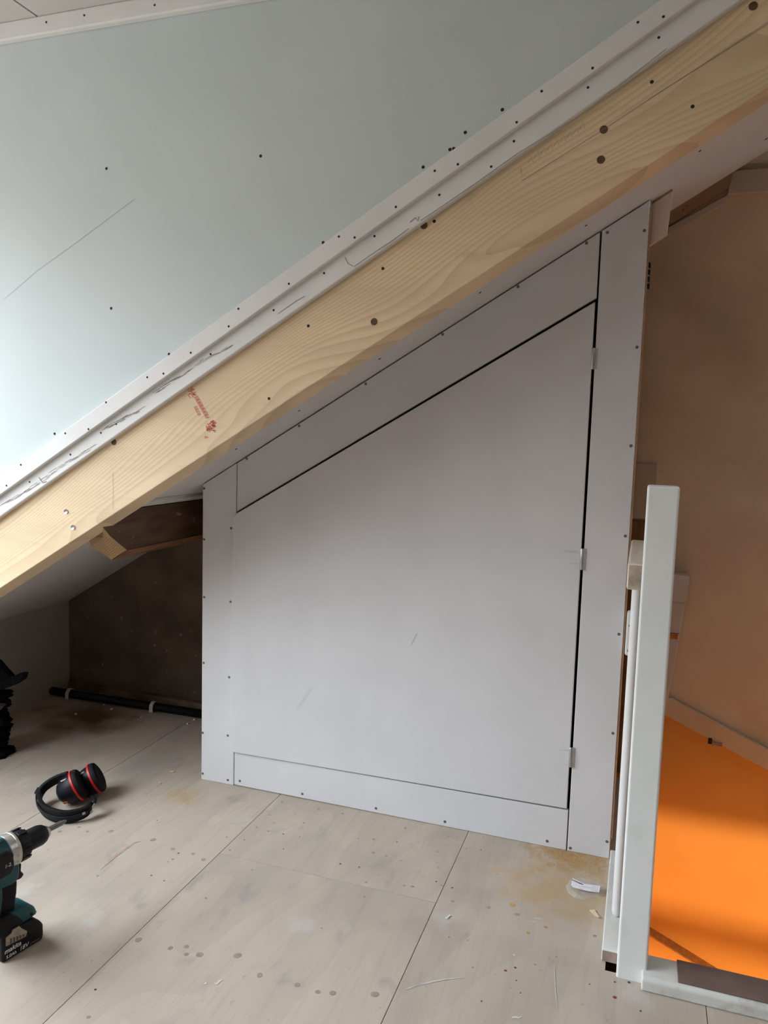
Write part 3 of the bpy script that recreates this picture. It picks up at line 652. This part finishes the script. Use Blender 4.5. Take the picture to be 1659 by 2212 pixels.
prism('staple', [(q0.x, YS+.0055, q1.z), (q1.x, YS+.0055, q1.z), (q1.x, YS+.0055, q0.z), (q0.x, YS+.0055, q0.z)], (0, -.003, 0), SCREW, sp)
# nosing along the near edge of the stairwell, with the brown strip on top
ns = prism('trim_7', [(1.402, -.515, .0005), (1.402, -.432, .0005), (1.402, -.432, .031), (1.402, -.509, .031), (1.402, -.515, .024)], (2.5, 0, 0), DIRTYW, None, .003, 2); tag(ns, kind='structure')
hbp = prism('hardboard_strip', [(1.4745, -.505, .0312), (1.4745, -.432, .0312), (2.25, -.432, .0312), (2.25, -.505, .0312)], (0, 0, .004), BROWNHB, None, .001, 1)
tag(hbp, 'dark brown scuffed strip lying on the white stairwell edging', 'strip')
tag(box('fascia_stairwell', (1.386, -.47, -.20), (4., -.434, -.0), DIRTYW), kind='structure')
# unseen rail added to shade a band of the orange wall, and the lamp body
rl = lathe('hall_shadow_rail', [(0, .022), (2.2, .022)], (1, .0, -.02), (1.5, -.55, -.365), TRIMW, None, 16); tag(rl, 'unseen white rail added below the stairwell to cast a dark band on the orange wall', 'handrail')
lamp = lathe('hall_lamp', [(0, .05), (.03, .09), (.05, .095), (.06, .02)], (0, 0, 1), (HL.x, HL.y-.12, -.262), TRIMW, None, 24); tag(lamp, 'round ceiling lamp in the hall below the stairwell', 'lamp')

# ------------------------------------------------------------------ pipe and debris along the gable foot
pp = root('floor_pipe', (-.5, .47, 0), 'black pipe clipped to the floor along the dark back wall', 'pipe')
pa, pb = onz(101, 1500), onz(437, 1553)
d = (pb-pa).normalized(); r_ = .017
pth = [pa+Vector((0, 0, r_+.003)), pa+d*.05+Vector((0, 0, r_+.003)), pb+d*.05+Vector((0, 0, r_+.003))]
o = link('pipe', tomesh(tube_bm(pth, r_, 14), 'pipe'), BLACK, pp, True)
for px, py in ((152, 1508), (330, 1538)):
    c = onz(px, py); t = (c-pa).dot(d); c = pa+d*t
    nrm = Vector((d.y, -d.x, 0))
    arc = [c+nrm*(r_+.006)*math.cos(a)+Vector((0, 0, r_+.003+(r_+.006)*math.sin(a))) for a in [i*math.pi/8 for i in range(9)]]
    arc = [arc[0]+Vector((0, 0, -r_))]+arc+[arc[-1]+Vector((0, 0, -r_))]
    bmr = bmesh.new(); L = []
    for p in arc: L.append([bmr.verts.new(p-d*.008), bmr.verts.new(p+d*.008)])
    for a, b in zip(L, L[1:]): bmr.faces.new((a[0], a[1], b[1], b[0]))
    me = tomesh(bmr, 'pipe_clip'); cl = link('pipe_clip', me, ROOMW, pp)
    sm = cl.modifiers.new('thick', 'SOLIDIFY'); sm.thickness = .003
lth = prism('baseboard_gable', [(-1.02, YG+.02, .0), (0., YG+.02, .0), (0., YG-.012, .0), (-1.02, YG-.012, .0)], (0, 0, .028), mat('old_lath', (.16, .11, .07), .9, .3, 12, bump=.3), None, .002, 1); tag(lth, kind='structure')
def crumbs(name, n, area, size, m, label, cat):
    bmc = bmesh.new()
    for k in range(n):
        x, y = area(); s = random.uniform(*size); c = Vector((x, y, s*.5))
        vv = [bmc.verts.new(c+Vector((dx*s*random.uniform(.5, 1.2), dy_*s*random.uniform(.5, 1.2), dz*s*.5))) for dx, dy_, dz in ((-1, -1, -1), (1, -1, -1), (1, 1, -1), (-1, 1, -1), (-.6, -.6, 1), (.6, -.5, 1), (.5, .6, 1), (-.5, .5, 1))]
        for f in ((0, 1, 2, 3), (4, 5, 6, 7), (0, 1, 5, 4), (1, 2, 6, 5), (2, 3, 7, 6), (3, 0, 4, 7)): bmc.faces.new([vv[i] for i in f])
    return tag(link(name, tomesh(bmc, name), m), label, cat, kind='stuff')
crumbs('plaster_crumbs', 46, lambda: (random.uniform(-.9, -.05), random.gauss(.47, .06)), (.002, .008), CRUMB, 'pale plaster crumbs scattered along the pipe by the dark wall', 'debris')
crumbs('sawdust', 1800, lambda: (min(1.308-random.random()*.03, random.gauss(1.225, .055)), min(-.003, -abs(random.gauss(0, .045)))), (.0004, .0011), SAWDUST, 'tan sawdust spilt on the floor at the right foot of the cupboard', 'sawdust')
crumbs('sawdust', 250, lambda: (random.gauss(-.02, .07), random.gauss(-.14, .05)), (.0004, .001), SAWDUST, 'faint sawdust on the floor near the left edge of the cupboard', 'sawdust')
def chip(name, px, py, L, w, rz, m, label, group=None):
    p = onz(px, py)
    bmx = bmesh.new(); n = 5; row = []
    for i in range(n+1):
        t = i/n-.5; c = Vector((math.cos(rz)*L*t, math.sin(rz)*L*t, .001+.006*(t+.1)**2*L/.03)); s = Vector((-math.sin(rz), math.cos(rz), 0))*w*(1-.6*(t+.5))
        row.append((bmx.verts.new(p+c+s), bmx.verts.new(p+c-s), bmx.verts.new(p+c-s+Vector((0, 0, .0012))), bmx.verts.new(p+c+s+Vector((0, 0, .0012)))))
    for a, b in zip(row, row[1:]):
        for k in range(4): bmx.faces.new((a[k], a[(k+1) % 4], b[(k+1) % 4], b[k]))
    bmx.faces.new(row[0]); bmx.faces.new(row[-1][::-1])
    return tag(link(name, tomesh(bmx, name), m), label, 'wood chip', group)
CHIP = mat('fresh_wood_chip', (.74, .56, .38), .7, .1, 60)
chip('wood_chip', 1286, 1976, .032, .007, -1.0, CHIP, 'largest pale wood chip on the floor beside the base rail')
chip('wood_chip', 968, 1982, .016, .003, 1.2, CRUMB, 'tiny white chip on the floor left of the tan patches')
chip('wood_chip', 372, 1668, .014, .006, .4, CHIP, 'small pale wood chip between the ear defenders and the cupboard')
chip('wood_chip', 345, 1692, .010, .004, 2.4, CHIP, 'tiny pale wood chip near the left cupboard stile')
chip('wood_chip', 1393, 2136, .012, .006, .3, CRUMB, 'small plaster flake at the corner of the stair edging')

# ------------------------------------------------------------------ plastic bag with its label
bag = root('plastic_bag', tuple(onz(1268, 1924)), 'small clear plastic bag with a white printed label on the floor', 'bag')
out = [(1222, 1915), (1232, 1902), (1252, 1896), (1285, 1903), (1306, 1912), (1311, 1918), (1306, 1934), (1296, 1940), (1280, 1941), (1262, 1945), (1240, 1941), (1226, 1929)]
bm = bmesh.new(); rings = []
cc = onz(1268, 1922)
rb = random.Random(5)
for t in (1., .8, .55, .3):
    rings.append([bm.verts.new(cc+(onz(x, y)-cc)*t+Vector((0, 0, .0015+(.004 if t < 1 else 0)+rb.uniform(0, .004)*(t < 1)))) for x, y in out])
n = len(out)
for p, q in zip(rings, rings[1:]):
    for k in range(n): bm.faces.new((p[k], p[(k+1) % n], q[(k+1) % n], q[k]))
bm.faces.new(rings[-1])
link('film', tomesh(bm, 'film'), PLASTIC, bag)
LZ = .0115
lab = [(1236.5, 1897), (1262, 1909), (1296.5, 1914), (1294, 1928), (1270, 1925), (1238, 1917), (1233.5, 1912)]
def lp(x, y, z=LZ): return onz(x, y, z)
lb = link('label', tomesh(prism_bm([lp(x, y) for x, y in lab], (0, 0, .0003)), 'label'), PAPER, bag)
bm = bmesh.new()
LA, LB = lp(1236.5, 1899, LZ+.0005), lp(1261, 1910, LZ+.0005); ud = (LB-LA).normalized(); vd = Vector((ud.y, -ud.x, 0))
x = 0
while x < (LB-LA).length:
    wv = rb.choice((.0006, .001, .0014)); p = LA+ud*x
    vs = [bm.verts.new(p), bm.verts.new(p+ud*wv), bm.verts.new(p+ud*wv+vd*.006), bm.verts.new(p+vd*.006)]; bm.faces.new(vs); x += wv+rb.choice((.0005, .0009))
for (x0_, y0_, x1_, y1_) in ((1278, 1914.5, 1293, 1917), (1250, 1913.5, 1293, 1920.5), (1252, 1918, 1260, 1919.5), (1277, 1921.5, 1292, 1924), (1287, 1925.5, 1292, 1926.5)):
    p, q = lp(x0_, y0_, LZ+.0005), lp(x1_, y1_, LZ+.0005); L = (q-p).length; dd = (q-p).normalized(); x = 0
    while x < L:
        wv = rb.uniform(.0012, .0035); a = p+dd*x; s = vd*.0011
        bm.faces.new([bm.verts.new(a), bm.verts.new(a+dd*min(wv, L-x)), bm.verts.new(a+dd*min(wv, L-x)+s), bm.verts.new(a+s)]); x += wv+.0007
link('barcode_print', tomesh(bm, 'barcode_print'), INK, lb)

# ------------------------------------------------------------------ cordless drill
P0, P1 = onz(9, 2081), onz(93, 2029)
dd = (P1-P0).normalized(); nn = Vector((dd.y, -dd.x, 0))
DC = P0-nn*.033
dr = root('cordless_drill', tuple(DC), 'teal and black cordless drill standing on its battery at the left edge', 'drill')
RZ = math.atan2(dd.y, dd.x)
MW = Matrix.Translation(DC) @ Matrix.Rotation(RZ, 4, 'Z')     # local x forward, y left, z up
def dl(name, bmx, m, parent=dr, smooth=True):
    bmesh.ops.transform(bmx, matrix=MW, verts=bmx.verts)
    o = link(name, tomesh(bmx, name), m, parent)
    if smooth: auto_smooth(o, .6)
    return o
def side(pts, y0, y1, bev=.004, seg=3): return prism_bm([(x, y0, z) for x, z in pts], (0, y1-y0, 0), bev, seg)
AXZ = .231
bat = dl('battery', side([(-.004, .0005), (.094, .0005), (.0975, .010), (.0975, .036), (.088, .050), (.074, .062), (-.004, .066)], -.033, .033, .005, 3), BLACK)
dl('foot', side([(-.030, .062), (.060, .062), (.082, .0645), (.086, .070), (.079, .088), (.062, .100), (.044, .104), (.0, .100), (-.026, .09)], -.030, .030, .007, 3), TEAL)
dl('foot_pad', side([(-.026, .060), (.044, .060), (.050, .070), (.036, .088), (.018, .105), (-.02, .105)], -.0325, .0325, .004, 2), BLACKR)
dl('handle', side([(-.004, .080), (.036, .080), (.0395, .105), (.045, .135), (.0475, .165), (.0, .172), (-.004, .13)], -.0195, .0195, .009, 4), BLACKR)
dl('handle_strip', side([(-.020, .085), (.002, .085), (.006, .11), (.010, .14), (.010, .170), (-.03, .172), (-.022, .13)], -.0212, .0212, .006, 3), TEAL)
dl('trigger_housing', side([(-.06, .168), (.030, .160), (.046, .164), (.050, .185), (.048, .205), (-.06, .205)], -.0225, .0225, .006, 3), TEAL)
dl('trigger', side([(.040, .158), (.060, .156), (.068, .163), (.060, .174), (.062, .192), (.045, .196)], -.011, .011, .004, 3), BLACK)
dl('motor_housing', lathe_bm([(-.115, .020), (-.105, .032), (-.08, .036), (-.01, .036), (.028, .0355)], (1, 0, 0), (0, 0, AXZ), 32), TEAL)
gp = dl('gear_cover', side([(-.055, .196), (.018, .196), (.027, .208), (.027, .240), (.012, .252), (-.055, .246)], -.0375, -.026, .004, 3), BLACK)
dl('gear_cover', side([(-.055, .196), (.018, .196), (.027, .208), (.027, .240), (.012, .252), (-.055, .246)], .026, .0375, .004, 3), BLACK)
dl('speed_switch', side([(-.02, .264), (.016, .264), (.022, .268), (.014, .273), (-.02, .273)], -.012, .012, .002, 2), mat('blue_grey_switch', (.06, .22, .28), .4))
ring = dl('collar', lathe_bm([(.022, .0345), (.024, .0375), (.031, .0375), (.032, .0365), (.040, .0365), (.041, .0378), (.046, .0375), (.0475, .034)], (1, 0, 0), (0, 0, AXZ), 40), SILVER)
bm = bmesh.new()
for k in range(14):
    a = 2*math.pi*k/14; c = Vector((.036, math.cos(a)*.0366, AXZ+math.sin(a)*.0366)); t = Vector((0, -math.sin(a), math.cos(a)))
    q = [c+Vector((-.004, 0, 0))-t*.001, c+Vector((.004, 0, 0))-t*.001, c+Vector((.004, 0, 0))+t*.001, c+Vector((-.004, 0, 0))+t*.001]
    bm.faces.new([bm.verts.new(v+Vector((0, math.cos(a), math.sin(a)))*.0003) for v in q])
dl('tick_marks', bm, GREYMARK, ring, False)
tc_ = dl('torque_sleeve', lathe_bm([(.047, .0335), (.049, .0345), (.068, .0335), (.0745, .031), (.0755, .024)], (1, 0, 0), (0, 0, AXZ), 32), BLACK)
bm = bmesh.new()
for k in range(10):
    a = 2*math.pi*k/10; c = Vector((.061, math.cos(a)*.0332, AXZ+math.sin(a)*.0332)); t = Vector((0, -math.sin(a), math.cos(a)))*.0055; o_ = Vector((0, math.cos(a), math.sin(a)))*.0028
    prism_bm([c-Vector((.009, 0, 0))-t, c+Vector((.012, 0, 0))-t, c+Vector((.012, 0, 0))+t, c-Vector((.009, 0, 0))+t], o_, .001, 1, bm)
dl('grip_ribs', bm, BLACK, tc_)
chk = dl('chuck', lathe_bm([(.074, .0225), (.077, .0235), (.112, .0235), (.122, .0205), (.127, .0165)], (1, 0, 0), (0, 0, AXZ), 28), BLACK)
dl('chuck_nose', lathe_bm([(.1265, .0162), (.131, .0145), (.135, .012), (.136, .006)], (1, 0, 0), (0, 0, AXZ), 24), SILVER)
dl('drill_bit', lathe_bm([(.134, .0062), (.172, .0062), (.1725, .0045), (.180, .0042), (.186, .001)], (1, 0, .02), (0, 0, AXZ), 8), SCREW, dr, False)
clip = dl('battery_clip', side([(.004, .037), (.052, .033), (.055, .044), (.042, .0575), (.036, .067), (.020, .067), (.017, .060), (.004, .058)], -.036, -.0325, .0015, 2), CLIPBR)
bm = bmesh.new()
for k in range(5): prism_bm([(.013+.0075*k, -.0375, .037), (.0165+.0075*k, -.0375, .037), (.0165+.0075*k, -.0375, .050-.002*k), (.013+.0075*k, -.0375, .051-.002*k)], (0, .0016, 0), .0004, 1, bm)
dl('clip_ribs', bm, mat('dark_bronze', (.10, .07, .055), .5), clip)
dl('screw_boss', lathe_bm([(0, .0035), (.0008, .003)], (0, -1, 0), (.070, -.0302, .074), 12), BLACK)
def text_on(body, x, z, size, parent, m, y=-.0334, shear=.15, off=0.):
    cu = bpy.data.curves.new('print', 'FONT'); cu.body = body; cu.size = size; cu.shear = shear; cu.offset = off
    tob = bpy.data.objects.new('tmp', cu); COL.objects.link(tob)
    dg = bpy.context.evaluated_depsgraph_get(); me = bpy.data.meshes.new_from_object(tob.evaluated_get(dg))
    bpy.data.objects.remove(tob)
    me.transform(MW @ Matrix(((1, 0, 0, x), (0, 0, -1, y), (0, 1, 0, z), (0, 0, 0, 1))))
    o = link('lettering', me, m, parent); return o
text_on('makita', .001, .0195, .0150, bat, WHITEMARK, off=.0003)
text_on('5.0Ah', .004, .0065, .0105, bat, WHITEMARK, off=.0002)
text_on('18V', .036, .0060, .0140, bat, WHITEMARK, off=.0002)
text_on('LITHIUM-ION', .062, .0065, .0042, bat, GREYMARK)
text_on('1-2.', .003, .217, .011, gp, WHITEMARK, -.0379)

# ------------------------------------------------------------------ ear defenders
C1, C2 = onz(166, 1697, .058), onz(204, 1682, .056)
ear = root('ear_defenders', (C1.x, C1.y, 0), 'black ear defenders with red rings lying on the floor behind the drill', 'ear defenders')
ax = (RT*.86+UP*.46+FW*.22).normalized()
def cup_(c):
    r = .048
    sh_ = lathe('shell', [(-.060, .004), (-.058, .018), (-.050, .031), (-.036, .040), (-.016, .0445), (-.001, r-.002)], ax, c, BLACK, ear, 36)
    lathe('ring', [(-.0025, r-.004), (-.0025, r+.0012), (.0035, r+.0016), (.0045, r-.001), (.0046, r-.006)], ax, c, RED, sh_, 40)['label'] = 'red rubber ring'
    cu = lathe('cushion', [(.004, r-.006), (.0045, r-.0005), (.010, r+.0005), (.017, r-.003), (.0205, r-.012), (.018, r-.02)], ax, c, BLACKR, ear, 36)
    return sh_
s1 = cup_(C1); s2 = cup_(C2)
def shell_mark(c, along, ang, L, m, nm, parent, rr=.0435):
    """small raised mark on a shell, at an angle round the axis"""
    t = ax.cross(Vector((0, 0, 1))).normalized(); u = t.cross(ax).normalized()
    rad = t*math.cos(ang)+u*math.sin(ang); q = c+ax*along+rad*rr; tg = ax.cross(rad)
    bmx = prism_bm([q-ax*L[0]-tg*L[1], q+ax*L[0]-tg*L[1]*.4, q+ax*L[0]*.6+tg*L[1], q-ax*L[0]*.7+tg*L[1]*.8], rad*.0014, .0003, 1)
    link(nm, tomesh(bmx, nm), m, parent)
shell_mark(C1, -.020, 1.25, (.010, .0035), GREYMARK, 'emblem', s1)
shell_mark(C2, -.020, 1.25, (.010, .0035), GREYMARK, 'emblem', s2)
shell_mark(C1, -.042, -.45, (.007, .006), ORANGEMARK, 'sticker', s1, .0385)
# headband: lies on the floor and loops round the nearer cup
loop = [(196, 1738, .035), (186, 1752, .028), (160, 1762, .022), (130, 1765, .019), (104, 1756, .019), (88, 1738, .022), (86, 1716, .034), (98, 1699, .050), (122, 1684, .068), (150, 1674, .084)]
ctl = [onz(x, y, z) for x, y, z in loop]
def spline(P, n=6):
    out = []
    for i in range(len(P)-1):
        p0, p1, p2, p3 = P[max(i-1, 0)], P[i], P[i+1], P[min(i+2, len(P)-1)]
        for k in range(n):
            t = k/n; out.append(.5*((2*p1)+(p2-p0)*t+(2*p0-5*p1+4*p2-p3)*t*t+(3*p1-p0-3*p2+p3)*t**3))
    return out+[P[-1]]
def strip(path, w, th_, m, nm, parent, lift=0.):
    cen = sum(path, Vector())/len(path); bmx = bmesh.new(); L = []; n = len(path)
    for i, p in enumerate(path):
        d_ = (path[min(i+1, n-1)]-path[max(i-1, 0)]).normalized(); o_ = p-cen; o_ -= d_*o_.dot(d_); o_.z *= .2; o_.normalize(); u = d_.cross(o_).normalized()
        if u.z < 0: u = -u
        c = p+o_*lift; k = w(i/(n-1)) if callable(w) else w
        c = Vector((c.x, c.y, max(c.z, k/2*abs(u.z)+.001)))
        L.append([bmx.verts.new(c+u*k/2+o_*th_/2), bmx.verts.new(c+u*k/2-o_*th_/2), bmx.verts.new(c-u*k/2-o_*th_/2), bmx.verts.new(c-u*k/2+o_*th_/2)])
    for p, q in zip(L, L[1:]):
        for k in range(4): bmx.faces.new((p[k], p[(k+1) % 4], q[(k+1) % 4], q[k]))
    bmx.faces.new(L[0]); bmx.faces.new(L[-1][::-1])
    bmesh.ops.recalc_face_normals(bmx, faces=bmx.faces)
    o = link(nm, tomesh(bmx, nm), m, parent); bv = o.modifiers.new('round', 'BEVEL'); bv.width = .0025; bv.segments = 2
    return o
pth = spline(ctl)
hb = strip(pth, lambda t: .026+.014*math.sin(math.pi*min(1, t*1.35)), .012, BLACKR, 'headband', ear)
strip(pth[4:44], .012, .004, BLACK, 'band_wire', ear, .009)
for i, L in ((3, .010), (5, .006), (8, .005), (38, .012)):
    p = pth[i]; d_ = (pth[i+1]-pth[i-1]).normalized(); o_ = (p-sum(pth, Vector())/len(pth)); o_.z = 0; o_ -= d_*o_.dot(d_); o_.normalize(); u = d_.cross(o_).normalized()
    if u.z < 0: u = -u
    q = p+o_*.0135+u*(.006 if i != 5 else -.004)
    bmx = prism_bm([q-d_*L-u*.004, q+d_*L-u*.004, q+d_*L*.8+u*.004, q-d_*L*.8+u*.004], o_*.0012, .0003, 1)
    link('grey_tab', tomesh(bmx, 'grey_tab'), GREYMARK, hb)
link('yoke', tomesh(tube_bm(spline([ctl[0], onz(205, 1728, .045), C2-ax*.03-Vector((0, 0, .03))], 4), .006, 10), 'yoke'), BLACK, ear, True)
link('yoke', tomesh(tube_bm(spline([ctl[-1], C1-ax*.012+Vector((0, 0, .046)), C1-ax*.004+Vector((0, 0, .046))], 4), .006, 10), 'yoke'), BLACK, ear, True)

# ------------------------------------------------------------------ crumpled black bag in the shadow
cb = onz(2, 1640); 
tb = root('tool_bag', (cb.x-.03, cb.y, 0), 'crumpled black work bag with a pointed strap in the dark left corner', 'bag')
def lump(name, px, py, Y, rx, rz, m, seed, ry=.07):
    c = ony(px, py, Y); bmx = bmesh.new()
    bmesh.ops.create_icosphere(bmx, subdivisions=3, radius=1)
    rr = random.Random(seed); ph = [rr.uniform(0, 6) for _ in range(6)]
    for v in bmx.verts:
        k = 1+.10*math.sin(5*v.co.x+ph[0])+.10*math.sin(7*v.co.z+ph[1])+.08*math.sin(9*v.co.y+ph[2])
        v.co = Vector((v.co.x*rx*k, v.co.y*ry*k, v.co.z*rz*k))+c
        v.co.z = max(v.co.z, .001)
    return link(name, tomesh(bmx, name), m, tb, True)
YT = cb.y+.02
for i, (px, py, rx, rz) in enumerate(((-20, 1628, .075, .022), (-22, 1602, .065, .022), (-24, 1580, .066, .02), (-20, 1556, .068, .02), (-26, 1538, .055, .018), (-22, 1520, .062, .016), (-18, 1503, .055, .015), (-30, 1480, .05, .03))):
    lump('fold', px, py, YT, rx, rz, CLOTH, i)
lump('lining', -10, 1527, YT-.04, .026, .010, CLOTH2, 22, .03)
pts = [(-12, 1428), (0, 1442), (20, 1464), (38, 1456), (49, 1456), (45, 1470), (30, 1480), (10, 1488), (-12, 1495)]
prism('strap', [tuple(ony(x, y, YT)) for x, y in pts], (0, .03, 0), CLOTH, tb, .003, 2)
